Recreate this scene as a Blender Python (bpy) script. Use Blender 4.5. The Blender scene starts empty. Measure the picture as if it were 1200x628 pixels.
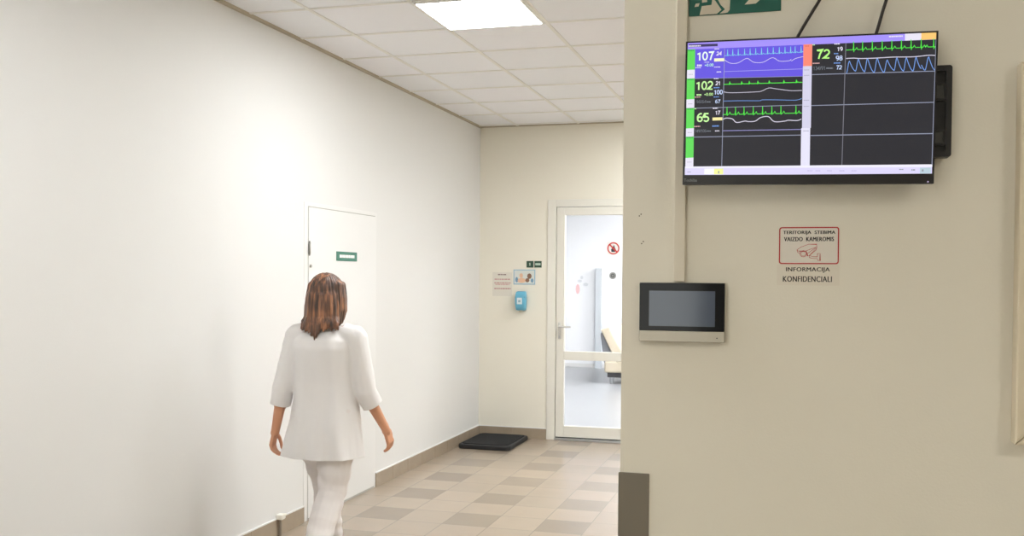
import bpy, bmesh, math, random
from mathutils import Vector, Matrix, noise
random.seed(7)
S = bpy.context.scene
COL = S.collection

# ------------------------------------------------------------------ camera
EYE = 1.56                                   # eye height above the floor
YAW, PITCH, ROLL = 0.2772, -0.01922, 0.0074
def cam_axes():
    fwd = Vector((-math.sin(YAW)*math.cos(PITCH), math.cos(YAW)*math.cos(PITCH), math.sin(PITCH)))
    r0 = Vector((math.cos(YAW), math.sin(YAW), 0)); u0 = r0.cross(fwd)
    r = r0*math.cos(ROLL) + u0*math.sin(ROLL); u = -r0*math.sin(ROLL) + u0*math.cos(ROLL)
    return r, u, fwd
cd = bpy.data.cameras.new('camera'); cam = bpy.data.objects.new('camera', cd); COL.objects.link(cam)
r_, u_, f_ = cam_axes()
cam.matrix_world = Matrix(((r_.x, u_.x, -f_.x, 0), (r_.y, u_.y, -f_.y, 0), (r_.z, u_.z, -f_.z, EYE), (0, 0, 0, 1)))
cd.sensor_width = 36; cd.lens = 1161.28*36/1200; cd.shift_y = 32.915/1200; cd.clip_start = 0.05
S.camera = cam

# ------------------------------------------------------------------ world, exposure, light levels
w = bpy.data.worlds.new('world'); S.world = w; w.use_nodes = True
w.node_tree.nodes['Background'].inputs[0].default_value = (1, 0.985, 0.90, 1)
w.node_tree.nodes['Background'].inputs[1].default_value = 4.6
S.view_settings.view_transform = 'Standard'; S.view_settings.look = 'None'
S.view_settings.gamma = 1; S.view_settings.use_curve_mapping = False
S.view_settings.exposure = 0.0
PANEL_POWER = 36.0          # ceiling panels of the corridor
HALL_POWER = 34.0            # ceiling panels of the front hall
SIDE_POWER = 46.0           # added panels in an invented bay behind the monitor wall, brightening the corridor
BACK_POWER = 142.0           # added panels lighting the room behind the glass door in place of daylight

# ------------------------------------------------------------------ helpers
def lin(c):
    c = c/255.0
    return c/12.92 if c <= 0.04045 else ((c+0.055)/1.055)**2.4
def rgb(r, g, b): return (lin(r), lin(g), lin(b), 1)
MATS = {}
def mat(name, col, rough=0.5, metal=0.0, spec=0.5, emit=None, strength=1.0, bump=0, bscale=40, var=0):
    if name in MATS: return MATS[name]
    m = bpy.data.materials.new(name); m.use_nodes = True; nt = m.node_tree
    b = nt.nodes['Principled BSDF']
    b.inputs['Base Color'].default_value = col; b.inputs['Roughness'].default_value = rough
    b.inputs['Metallic'].default_value = metal; b.inputs['Specular IOR Level'].default_value = spec
    if emit:
        b.inputs['Emission Color'].default_value = emit; b.inputs['Emission Strength'].default_value = strength
    if bump or var:
        tc = nt.nodes.new('ShaderNodeTexCoord'); n = nt.nodes.new('ShaderNodeTexNoise')
        n.inputs['Scale'].default_value = bscale; n.inputs['Detail'].default_value = 4
        nt.links.new(tc.outputs['Object'], n.inputs['Vector'])
        if bump:
            bp = nt.nodes.new('ShaderNodeBump'); bp.inputs['Strength'].default_value = bump; bp.inputs['Distance'].default_value = 0.003
            nt.links.new(n.outputs['Fac'], bp.inputs['Height']); nt.links.new(bp.outputs['Normal'], b.inputs['Normal'])
        if var:
            r = nt.nodes.new('ShaderNodeValToRGB')
            r.color_ramp.elements[0].position = .3; r.color_ramp.elements[1].position = .7
            r.color_ramp.elements[0].color = tuple(c*(1-var) for c in col[:3])+(1,)
            r.color_ramp.elements[1].color = tuple(min(1, c*(1+var)) for c in col[:3])+(1,)
            nt.links.new(n.outputs['Fac'], r.inputs['Fac']); nt.links.new(r.outputs['Color'], b.inputs['Base Color'])
    MATS[name] = m; return m
def em(name, r, g, b, k=1.0):
    return mat(name, (0.01, 0.01, 0.01, 1), 0.35, 0, 0.3, rgb(r, g, b), k)

WORLD = {}                                    # object name -> world location of unrotated parents
def link(o, parent=None):
    COL.objects.link(o)
    if parent: o.parent = parent
    return o
def tag(o, label=None, cat=None, group=None, kind=None):
    if label: o['label'] = label
    if cat: o['category'] = cat
    if group: o['group'] = group
    if kind: o['kind'] = kind
    return o
def thing(name, loc, label=None, cat=None, rot=(0, 0, 0), group=None, kind=None):
    o = bpy.data.objects.new(name, None); o.empty_display_size = 0.1
    o.location = loc; o.rotation_euler = rot; link(o); tag(o, label, cat, group, kind)
    WORLD[o.name] = Vector(loc); return o
def obj(name, bm, m, parent=None, local=False, smooth=False, origin=None):
    """Link a bmesh as one mesh object. Vertices are in world space unless local (then in the parent's space)."""
    me = bpy.data.meshes.new(name)
    if isinstance(bm, bpy.types.Mesh):
        me = bm; me.name = name
    else:
        bmesh.ops.recalc_face_normals(bm, faces=bm.faces[:]); bm.to_mesh(me); bm.free()
    vs = me.vertices
    if origin is None and len(vs):
        lo = [min(v.co[i] for v in vs) for i in range(3)]; hi = [max(v.co[i] for v in vs) for i in range(3)]
        origin = Vector(((lo[0]+hi[0])/2, (lo[1]+hi[1])/2, lo[2]))
    origin = Vector(origin)
    me.transform(Matrix.Translation(-origin))
    o = bpy.data.objects.new(name, me)
    if m: me.materials.append(m)
    base = Vector((0, 0, 0)) if (local or not parent) else WORLD[parent.name]
    o.location = origin - base
    link(o, parent)
    WORLD[o.name] = origin if not local else None
    if local:                                  # children of this one are given in the same local space
        LOCAL[o.name] = origin
    if smooth:
        for p in me.polygons: p.use_smooth = True
    return o
LOCAL = {}
def sub(name, bm, m, part, smooth=False):
    """A sub-part given in the same local space as its part."""
    o = obj(name, bm, m, part, local=True, smooth=smooth)
    o.location = o.location - LOCAL[part.name]
    return o
def B(): return bmesh.new()
def box(bm, x0, x1, y0, y1, z0, z1, bev=0, seg=2):
    r = bmesh.ops.create_cube(bm, size=1); vs = r['verts']
    for v in vs:
        v.co = Vector(((x0+x1)/2+v.co.x*(x1-x0), (y0+y1)/2+v.co.y*(y1-y0), (z0+z1)/2+v.co.z*(z1-z0)))
    if bev:
        es = list({e for v in vs for e in v.link_edges})
        bmesh.ops.bevel(bm, geom=es, offset=bev, segments=seg, profile=0.5, affect='EDGES')
    return bm
def cyl(bm, a, b, ra, rb=None, n=24, caps=True):
    a, b = Vector(a), Vector(b); rb = ra if rb is None else rb
    d = (b-a).normalized(); up = Vector((0, 0, 1)) if abs(d.z) < .9 else Vector((1, 0, 0))
    s = d.cross(up).normalized(); t = d.cross(s)
    A = []; Bv = []
    for i in range(n):
        q = 2*math.pi*i/n; k = s*math.cos(q)+t*math.sin(q)
        A.append(bm.verts.new(a+k*ra)); Bv.append(bm.verts.new(b+k*rb))
    for i in range(n):
        bm.faces.new((A[i], A[(i+1) % n], Bv[(i+1) % n], Bv[i]))
    if caps: bm.faces.new(A[::-1]); bm.faces.new(Bv)
    return bm
def loft(bm, rings, cap=True):
    R = [[bm.verts.new(p) for p in r] for r in rings]
    n = len(R[0])
    for a, b in zip(R, R[1:]):
        for i in range(n): bm.faces.new((a[i], a[(i+1) % n], b[(i+1) % n], b[i]))
    if cap: bm.faces.new(R[0][::-1]); bm.faces.new(R[-1])
    return bm
def capsule(bm, a, b, ra, rb, n=16):
    a, b = Vector(a), Vector(b); d = (b-a).normalized()
    up = Vector((0, 0, 1)) if abs(d.z) < .9 else Vector((1, 0, 0))
    s = d.cross(up).normalized(); t = d.cross(s)
    rings = []
    for k in range(5):
        q = math.pi/2*(1-k/4.5); rings.append((a-d*ra*math.sin(q), ra*max(math.cos(q), .08)))
    for k in range(5):
        q = math.pi/2*(k+.5)/4.5; rings.append((b+d*rb*math.sin(min(q, math.pi/2)), rb*max(math.cos(min(q, math.pi/2)), .08)))
    return loft(bm, [[c+(s*math.cos(2*math.pi*i/n)+t*math.sin(2*math.pi*i/n))*r for i in range(n)] for c, r in rings])
def chain(bm, pts, rad):
    for i in range(len(pts)-1): capsule(bm, pts[i], pts[i+1], rad[i], rad[i+1])
    return bm
def ball(bm, c, r, rot=None):
    g = bmesh.ops.create_uvsphere(bm, u_segments=24, v_segments=16, radius=1)
    M = Matrix.Translation(Vector(c)) @ (rot if rot else Matrix.Identity(4)) @ Matrix.Diagonal((r[0], r[1], r[2], 1))
    bmesh.ops.transform(bm, matrix=M, verts=g['verts']); return bm
def tube(bm, pts, r, n=12):
    rings = []; pts = [Vector(p) for p in pts]
    for i, p in enumerate(pts):
        d = (pts[min(i+1, len(pts)-1)]-pts[max(i-1, 0)]).normalized()
        up = Vector((0, 1, 0)) if abs(d.y) < .9 else Vector((1, 0, 0))
        s = d.cross(up).normalized(); t = d.cross(s); rr = r[i] if isinstance(r, (list, tuple)) else r
        rings.append([p+(s*math.cos(2*math.pi*k/n)+t*math.sin(2*math.pi*k/n))*rr for k in range(n)])
    return loft(bm, rings)
def bake(bm, mods):
    """Mesh from a bmesh after modifiers [(type, {settings})]."""
    me = bpy.data.meshes.new('tmp'); bmesh.ops.recalc_face_normals(bm, faces=bm.faces[:]); bm.to_mesh(me); bm.free()
    o = bpy.data.objects.new('tmp', me); COL.objects.link(o)
    for i, (t, st) in enumerate(mods):
        md = o.modifiers.new('m%d' % i, t)
        for k, v in st.items(): setattr(md, k, v)
    dg = bpy.context.evaluated_depsgraph_get(); dg.update()
    out = bpy.data.meshes.new_from_object(o.evaluated_get(dg))
    bpy.data.objects.remove(o); bpy.data.meshes.remove(me)
    return out
def text_mesh(body, w, h, bold=0.0, sp=1.08):
    """Text fitted into a w by h box centred on 0, in the xz plane facing -y."""
    cu = bpy.data.curves.new('txt', 'FONT'); cu.body = body; cu.size = 1; cu.space_character = sp; cu.resolution_u = 3
    o = bpy.data.objects.new('txt', cu); COL.objects.link(o)
    dg = bpy.context.evaluated_depsgraph_get(); dg.update()
    me = bpy.data.meshes.new_from_object(o.evaluated_get(dg))
    bpy.data.objects.remove(o); bpy.data.curves.remove(cu)
    xs = [v.co.x for v in me.vertices]; ys = [v.co.y for v in me.vertices]
    cx, cy = (min(xs)+max(xs))/2, (min(ys)+max(ys))/2; sx = w/(max(xs)-min(xs)); sy = h/(max(ys)-min(ys))
    for v in me.vertices: v.co = Vector(((v.co.x-cx)*sx, 0, (v.co.y-cy)*sy))
    bm = B()
    for k in range(3 if bold else 1):               # heavier strokes: the outline set three times, side by side
        mk = me.copy(); mk.transform(Matrix.Translation(((k-1)*bold*h if bold else 0, .00003*k, 0))); bm.from_mesh(mk); bpy.data.meshes.remove(mk)
    bpy.data.meshes.remove(me); return bm
def shift(bm, dx, dy, dz):
    bmesh.ops.translate(bm, vec=Vector((dx, dy, dz)), verts=bm.verts[:]); return bm
def extrude_plate(bm, t):
    """Give flat faces facing -y a thickness t towards +y."""
    g = bmesh.ops.extrude_face_region(bm, geom=bm.faces[:])
    bmesh.ops.translate(bm, vec=Vector((0, t, 0)), verts=[e for e in g['geom'] if isinstance(e, bmesh.types.BMVert)])
    return bm
def poly(bm, pts, y, t=0.0):
    """Flat polygon from (x, z) points at depth y, thickness t towards +y."""
    f = [bm.verts.new((p[0], y, p[1])) for p in pts]; bm.faces.new(f)
    if t:
        g = [bm.verts.new((p[0], y+t, p[1])) for p in pts]; bm.faces.new(g[::-1])
        for i in range(len(f)): bm.faces.new((f[i], g[i], g[(i+1) % len(f)], f[(i+1) % len(f)]))
    return bm
def round_rect(x0, x1, z0, z1, r, n=6):
    out = []
    for cx, cz, a0 in ((x1-r, z1-r, 0), (x0+r, z1-r, 90), (x0+r, z0+r, 180), (x1-r, z0+r, 270)):
        for k in range(n+1):
            a = math.radians(a0+90*k/n); out.append((cx+r*math.cos(a), cz+r*math.sin(a)))
    return out
def ring_xz(bm, outer, inner, y, t):
    """Frame between two equally long outlines in the xz plane."""
    n = len(outer)
    a = [bm.verts.new((p[0], y, p[1])) for p in outer]; b = [bm.verts.new((p[0], y, p[1])) for p in inner]
    c = [bm.verts.new((p[0], y+t, p[1])) for p in outer]; d = [bm.verts.new((p[0], y+t, p[1])) for p in inner]
    for i in range(n):
        j = (i+1) % n
        bm.faces.new((a[i], a[j], b[j], b[i])); bm.faces.new((c[j], c[i], d[i], d[j]))
        bm.faces.new((a[j], a[i], c[i], c[j])); bm.faces.new((b[i], b[j], d[j], d[i]))
    return bm
def ribbon(bm, pts, wd, y):
    """Polyline of width wd as a flat strip in the xz plane."""
    P = [Vector((p[0], 0, p[1])) for p in pts]; L = []; R = []
    for i, p in enumerate(P):
        d = P[min(i+1, len(P)-1)]-P[max(i-1, 0)]
        if d.length < 1e-9: d = Vector((1, 0, 0))
        d.normalize(); n = Vector((-d.z, 0, d.x))
        d1 = (P[min(i+1, len(P)-1)]-P[min(i, len(P)-2)]).normalized()
        k = 1/max(.35, abs(n.dot(Vector((-d1.z, 0, d1.x)))))
        L.append(bm.verts.new((p.x+n.x*wd/2*k, y, p.z+n.z*wd/2*k))); R.append(bm.verts.new((p.x-n.x*wd/2*k, y, p.z-n.z*wd/2*k)))
    for i in range(len(P)-1): bm.faces.new((L[i], R[i], R[i+1], L[i+1]))
    return bm

# ------------------------------------------------------------------ materials
# left wall white, others cream
white_wall = mat('white_wall_paint', rgb(224, 223, 221), 0.6, bump=.12, bscale=220)
cream_wall = mat('cream_wall_paint', rgb(234, 229, 215), 0.6, bump=.12, bscale=220)
door_white = mat('door_white', rgb(227, 226, 224), 0.35)
pvc_white = mat('white_plastic_frame', rgb(228, 225, 215), 0.3)
plinth = mat('plinth_tile', rgb(158, 143, 124), 0.3, var=.06, bscale=9)
grout = mat('grout', rgb(205, 198, 184), 0.7)
steel = mat('brushed_steel', rgb(190, 192, 195), 0.3, 1.0)
dark_grey = mat('dark_grey_metal', rgb(120, 112, 97), 0.4, 0.0)
black_plastic = mat('black_plastic', rgb(28, 27, 29), 0.35)
gap_dark = mat('gap_shade_grey', rgb(176, 174, 168), 0.8)

FX, FY, FW, FD = -2.12, 5.872, 0.3, 0.3105      # floor tile grid
def floor_material():
    m = bpy.data.materials.new('floor_tiles'); m.use_nodes = True; nt = m.node_tree; N = nt.nodes; L = nt.links
    b = N['Principled BSDF']
    g = N.new('ShaderNodeNewGeometry'); sp = N.new('ShaderNodeSeparateXYZ'); L.new(g.outputs['Position'], sp.inputs[0])
    def M(op, a, c=None, d=None):
        n = N.new('ShaderNodeMath'); n.operation = op
        for i, v in enumerate((a, c, d)):
            if v is None: continue
            if isinstance(v, (int, float)): n.inputs[i].default_value = v
            else: L.new(v, n.inputs[i])
        return n.outputs[0]
    ux = M('DIVIDE', M('SUBTRACT', sp.outputs['X'], FX), FW); uy = M('DIVIDE', M('SUBTRACT', sp.outputs['Y'], FY), FD)
    ix, iy = M('FLOOR', ux), M('FLOOR', uy); fx, fy = M('FRACT', ux), M('FRACT', uy)
    ex = M('LESS_THAN', M('FLOORED_MODULO', ix, 2), .5); ey = M('LESS_THAN', M('FLOORED_MODULO', iy, 2), .5)
    dark = M('MULTIPLY', ex, ey)
    jx = M('LESS_THAN', M('MINIMUM', fx, M('SUBTRACT', 1, fx)), .008); jy = M('LESS_THAN', M('MINIMUM', fy, M('SUBTRACT', 1, fy)), .008)
    joint = M('MAXIMUM', jx, jy)
    cv = N.new('ShaderNodeCombineXYZ'); L.new(ix, cv.inputs[0]); L.new(iy, cv.inputs[1])
    wn = N.new('ShaderNodeTexWhiteNoise'); L.new(cv.outputs[0], wn.inputs['Vector'])
    nz = N.new('ShaderNodeTexNoise'); nz.inputs['Scale'].default_value = 6; nz.inputs['Detail'].default_value = 5; L.new(g.outputs['Position'], nz.inputs['Vector'])
    def mix(f, a, c):
        n = N.new('ShaderNodeMix'); n.data_type = 'RGBA'; L.new(f, n.inputs[0])
        for s, v in ((6, a), (7, c)):
            if isinstance(v, tuple): n.inputs[s].default_value = v
            else: L.new(v, n.inputs[s])
        return n.outputs[2]
    c = mix(dark, rgb(160, 145, 128), rgb(142, 128, 112))
    v = M('ADD', M('MULTIPLY', wn.outputs['Value'], .10), M('MULTIPLY', nz.outputs['Fac'], .12)); v = M('ADD', v, .89)
    h = N.new('ShaderNodeHueSaturation'); L.new(c, h.inputs['Color']); L.new(v, h.inputs['Value'])
    c = mix(joint, h.outputs['Color'], rgb(130, 119, 105))
    L.new(c, b.inputs['Base Color'])
    b.inputs['Roughness'].default_value = .24; b.inputs['Specular IOR Level'].default_value = .5
    bp = N.new('ShaderNodeBump'); bp.inputs['Strength'].default_value = .25; bp.inputs['Distance'].default_value = .002; bp.invert = True
    L.new(joint, bp.inputs['Height']); L.new(bp.outputs['Normal'], b.inputs['Normal'])
    return m
CX, CY = -2.585, 4.955                          # ceiling tile grid
def ceiling_material():
    m = bpy.data.materials.new('ceiling_tiles'); m.use_nodes = True; nt = m.node_tree; N = nt.nodes; L = nt.links
    b = N['Principled BSDF']; b.inputs['Roughness'].default_value = .85
    g = N.new('ShaderNodeNewGeometry'); sp = N.new('ShaderNodeSeparateXYZ'); L.new(g.outputs['Position'], sp.inputs[0])
    def M(op, a, c=None):
        n = N.new('ShaderNodeMath'); n.operation = op
        for i, v in enumerate((a, c)):
            if v is None: continue
            if isinstance(v, (int, float)): n.inputs[i].default_value = v
            else: L.new(v, n.inputs[i])
        return n.outputs[0]
    ix = M('FLOOR', M('DIVIDE', M('SUBTRACT', sp.outputs['X'], CX), .6)); iy = M('FLOOR', M('DIVIDE', M('SUBTRACT', sp.outputs['Y'], CY), .6))
    cv = N.new('ShaderNodeCombineXYZ'); L.new(ix, cv.inputs[0]); L.new(iy, cv.inputs[1])
    wn = N.new('ShaderNodeTexWhiteNoise'); L.new(cv.outputs[0], wn.inputs['Vector'])
    r = N.new('ShaderNodeValToRGB'); r.color_ramp.elements[0].color = rgb(242, 244, 248); r.color_ramp.elements[1].color = rgb(246, 246, 251)
    L.new(wn.outputs['Value'], r.inputs['Fac']); L.new(r.outputs['Color'], b.inputs['Base Color'])
    n = N.new('ShaderNodeTexNoise'); n.inputs['Scale'].default_value = 160; L.new(g.outputs['Position'], n.inputs['Vector'])
    bp = N.new('ShaderNodeBump'); bp.inputs['Strength'].default_value = .15; bp.inputs['Distance'].default_value = .002
    L.new(n.outputs['Fac'], bp.inputs['Height']); L.new(bp.outputs['Normal'], b.inputs['Normal'])
    return m
def glass_material(name, tint=(.98, .99, 1, 1), refl=.06):
    m = bpy.data.materials.new(name); m.use_nodes = True; nt = m.node_tree; N = nt.nodes; L = nt.links
    N.remove(N['Principled BSDF']); out = N['Material Output']
    t = N.new('ShaderNodeBsdfTransparent'); t.inputs[0].default_value = tint
    gl = N.new('ShaderNodeBsdfGlossy'); gl.inputs['Roughness'].default_value = .02
    fr = N.new('ShaderNodeFresnel'); fr.inputs['IOR'].default_value = 1.3
    mx = N.new('ShaderNodeMixShader'); L.new(fr.outputs[0], mx.inputs[0]); L.new(t.outputs[0], mx.inputs[1]); L.new(gl.outputs[0], mx.inputs[2])
    L.new(mx.outputs[0], out.inputs['Surface']); return m

# ------------------------------------------------------------------ room shell
XL = -2.9645; XC = -0.397; YM = 2.36; YB = 9.2515; H = 3.021; XB = 1.9; XR = 3.2; YF = -3.6
YE = 16.9                                       # far wall of the room behind the glass door
def struct(name, bm, m, parent=None):
    o = obj(name, bm, m, parent)
    if not parent: o['kind'] = 'structure'
    return o
struct('floor', box(B(), XL-.15, XR+.15, YF-.15, YB+.11, -.1, 0), floor_material())
struct('ceiling', box(B(), XL-.15, XR+.15, YF-.15, YB+.1, H+.004, H+.12), ceiling_material())
struct('wall_left', box(B(), XL-.15, XL, YF-.15, YB+.12, 0, H+.004), white_wall)
bm = B(); DX0, DX1, DZ = -2.278, -1.12, 2.304
box(bm, XL, DX0, YB, YB+.12, 0, H+.004); box(bm, DX0, DX1, YB, YB+.12, DZ, H+.004); box(bm, DX1, XB, YB, YB+.12, 0, H+.004)
struct('wall_back', bm, cream_wall)
struct('wall_corridor_right', box(B(), XB, XB+.15, YM+.15, YB+.12, 0, H+.004), cream_wall)  # set far back, widening the unseen corridor to hold the added panels
struct('wall_front', box(B(), XC, XR, YM, YM+.15, 0, H+.004), cream_wall)
struct('wall_hall_right', box(B(), XR, XR+.15, YF, YM+.15, 0, H+.004), cream_wall)
WX0, WX1, WZ0, WZ1 = -2.6, -.70, .35, 2.25
bm = B(); box(bm, XL, WX0, YF-.15, YF, 0, H+.004); box(bm, WX1, XR, YF-.15, YF, 0, H+.004); box(bm, WX0, WX1, YF-.15, YF, 0, WZ0); box(bm, WX0, WX1, YF-.15, YF, WZ1, H+.004)
struct('wall_hall_rear', bm, cream_wall)
w1 = thing('added_window_1', ((WX0+WX1)/2, YF-.07, WZ0), kind='structure')  # window added out of view so daylight reaches the hall
rr = lambda d: [(WX0+d, WZ0+d), (WX1-d, WZ0+d), (WX1-d, WZ1-d), (WX0+d, WZ1-d)]
obj('window_frame', ring_xz(B(), rr(0), rr(.06), YF-.1, .06), pvc_white, w1)
obj('window_pane', box(B(), WX0+.05, WX1-.05, YF-.075, YF-.069, WZ0+.05, WZ1-.05), glass_material('window_glass'), w1)
obj('window_sill', box(B(), WX0-.04, WX1+.04, YF-.04, YF+.12, WZ0-.03, WZ0, .004), pvc_white, w1)

# suspended ceiling: T-bars and wall angle
tbar = mat('ceiling_t_bar', rgb(236, 235, 231), 0.6); tb = B()
k = -1
while CX+.6*k < XB:
    x = CX+.6*k; k += 1
    if x > XL+.02: box(tb, x-.011, x+.011, YF, YB, H-.002, H+.006)
k = -15
while CY+.6*k < YB:
    y = CY+.6*k; k += 1
    if y > YF: box(tb, XL, XB if y > YM else XR, y-.011, y+.011, H-.0015, H+.006)
struct('trim_1', tb, tbar)
wa = B(); angle_m = mat('ceiling_wall_angle', rgb(178, 168, 148), 0.6)
box(wa, XL, XL+.02, YF, YB, H-.012, H+.004); box(wa, XL, XB, YB-.018, YB, H-.008, H+.004)
box(wa, XC, XR, YM-.018, YM, H-.008, H+.004)
struct('trim_2', wa, angle_m)

# plinths with a sealing bead on top
def plinth_run(name, segs):
    t = thing(name, (segs[0][0], segs[0][2], 0), kind='structure')
    bm = B(); bead = B()
    for x0, x1, y0, y1 in segs:
        box(bm, x0, x1, y0, y1, 0, .1, .0015, 1)
        box(bead, x0-.001, x1+.001, y0-.001, y1+.001, .1, .107)
    obj('plinth_tiles', bm, plinth, t); obj('sealing_bead', bead, white_wall, t)
    return t
D2A, D2B = 5.634, 6.752                          # opening of the flush door in the left wall
def run_y(x0, x1, y0, y1, n): return [(x0, x1, y0+(y1-y0)*i/n+.0008, y0+(y1-y0)*(i+1)/n-.0008) for i in range(n)]
plinth_run('baseboard_left', run_y(XL, XL+.01, YF, D2A-.33, 29)+run_y(XL, XL+.01, D2A-.33, D2A, 1)+run_y(XL, XL+.01, D2B, YB, 8))
plinth_run('baseboard_back', [(XL+.01, -2.62, YB-.01, YB), (-2.619, DX0, YB-.01, YB)]+[(DX1+.3*i+.001, min(DX1+.3*(i+1), XB-.011), YB-.01, YB) for i in range(10)])
plinth_run('baseboard_front', [(XC+.002+.3*i, XC+.3*(i+1), YM-.01, YM) for i in range(11)])
plinth_run('baseboard_corridor_right', run_y(XB-.01, XB, YM+.17, YB-.02, 23))

# ------------------------------------------------------------------ glazed door in the back wall
d1 = thing('door_1', (DX0, YB, 0), kind='structure')
fb = B()
box(fb, DX0, DX0+.082, YB-.012, YB+.11, 0, DZ, .003); box(fb, DX1-.082, DX1, YB-.012, YB+.11, 0, DZ, .003)
box(fb, DX0+.0825, DX1-.0825, YB-.012, YB+.11, DZ-.07, DZ, .003)
obj('door_frame', fb, pvc_white, d1)
LX0, LX1, LZ0, LZ1 = DX0+.088, DX1-.088, .03, 2.228
lb = B(); LY0, LY1 = YB-.004, YB+.06; ST = .078
box(lb, LX0, LX0+ST, LY0, LY1, LZ0, LZ1, .004); box(lb, LX1-ST, LX1, LY0, LY1, LZ0, LZ1, .004)
box(lb, LX0+ST, LX1-ST, LY0+.001, LY1, LZ1-.075, LZ1, .004); box(lb, LX0+ST, LX1-ST, LY0+.001, LY1, LZ0, .137, .004)
box(lb, LX0+ST, LX1-ST, LY0+.001, LY1, .770, .853, .004)
leaf = obj('door_leaf', lb, pvc_white, d1)
gm = glass_material('door_glass')
obj('door_pane', box(B(), LX0+ST-.004, LX1-ST+.004, YB+.024, YB+.030, .853, LZ1-.075), gm, d1)
obj('door_pane', box(B(), LX0+ST-.004, LX1-ST+.004, YB+.024, YB+.030, .137, .770), gm, d1)
hb = B(); box(hb, LX0+.022, LX0+.05, LY0-.008, LY0, 0.97, 1.13, .003)
cyl(hb, (LX0+.036, LY0-.008, 1.088), (LX0+.036, LY0-.045, 1.088), .009); chain(hb, [(LX0+.036, LY0-.045, 1.088), (LX0+.15, LY0-.047, 1.088)], [.009, .008])
obj('door_handle', hb, mat('handle_grey', rgb(205, 203, 198), .3, .2), d1, smooth=True)
obj('lock_cylinder', cyl(B(), (LX0+.036, LY0-.012, .99), (LX0+.036, LY0-.006, .99), .009), steel, d1)
th = B(); box(th, LX0-.005, LX1+.005, YB-.03, YB+.09, 0, .022, .003); obj('threshold', th, steel, d1)
obj('bottom_seal', box(B(), LX0, LX1, YB+.005, YB+.05, .022, .031), mat('rubber_seal', rgb(60, 60, 60), .8), d1)
# stickers on the glass
ST_Y = YB+.0232
def stick_obj(x0, x1, z0, z1, name, label, cat):
    return thing(name, ((x0+x1)/2, ST_Y, z0), label, cat)
t = stick_obj(-1.708, -1.585, 1.776, 1.900, 'prohibition_sticker', 'square white sticker with red prohibition ring on the glass door', 'sticker')
sx, sz = -1.6465, 1.838
obj('backing', box(B(), sx-.062, sx+.062, ST_Y-.0006, ST_Y, sz-.062, sz+.062), mat('sticker_white', rgb(232, 228, 226), .4), t)
red = mat('sign_red', rgb(196, 52, 48), .45)
circ = lambda r, n=40: [(sx+r*math.cos(2*math.pi*i/n), sz+r*math.sin(2*math.pi*i/n)) for i in range(n)]
fl = B(); poly(fl, [(sx-.018, sz-.034), (sx+.016, sz-.034), (sx+.024, sz-.012), (sx+.014, sz+.006), (sx+.006, sz+.034), (sx-.006, sz+.010), (sx-.022, sz-.010)], ST_Y-.0012, .0005)
obj('flame_symbol', fl, mat('symbol_dark', rgb(58, 56, 66), .5), t)
rb = ring_xz(B(), circ(.058), circ(.046), ST_Y-.0014, .0006); poly(rb, [(sx-.043, sz+.033), (sx-.033, sz+.043), (sx+.043, sz-.033), (sx+.033, sz-.043)], ST_Y-.0016, .0005)
obj('ring_and_slash', rb, red, t)
t = stick_obj(-1.685, -1.615, 1.545, 1.615, 'door_sticker', 'small round grey sticker below the prohibition sticker on the glass', 'sticker')
sx, sz = -1.650, 1.580
obj('disc', poly(B(), circ(.034), ST_Y-.0006, .0005), mat('sticker_grey', rgb(150, 152, 152), .4), t)
obj('emblem', ring_xz(B(), circ(.020), circ(.008), ST_Y-.0012, .0005), mat('sticker_dark', rgb(86, 88, 90), .4), t)

# ------------------------------------------------------------------ room behind the glass door
bw = mat('far_room_wall', rgb(242, 243, 245), .6)
struct('wall_far_room_left', box(B(), -5.65, -5.5, YB+.12, YE+.15, 0, H), bw)
struct('wall_far_room_end', box(B(), -5.5, 2.5, YE, YE+.15, 0, H), bw)
struct('wall_far_room_back', box(B(), -5.65, XL-.15, YB, YB+.12, 0, H), bw)
struct('floor_far_room', box(B(), -5.65, 2.65, YB+.11, YE+.15, -.1, .002), mat('far_floor', rgb(138, 140, 142), .28))
struct('trim_4', box(B(), -3.285, -3.178, YE-.12, YE, .0, 1.72, .004), mat('pillar_grey', rgb(198, 204, 208), .5))
struct('wall_far_room_right', box(B(), 2.5, 2.65, YB, YE+.15, 0, H), bw)
struct('ceiling_far_room', box(B(), -5.65, 2.65, YB+.12, YE+.15, H, H+.12), bw)
struct('wall_far_room_front', box(B(), XB, 2.5, YB, YB+.12, 0, H), bw)
struct('trim_3', box(B(), -5.4, 2.4, YE-.012, YE, .0, .07), mat('far_plinth', rgb(226, 226, 224), .4))
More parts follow.
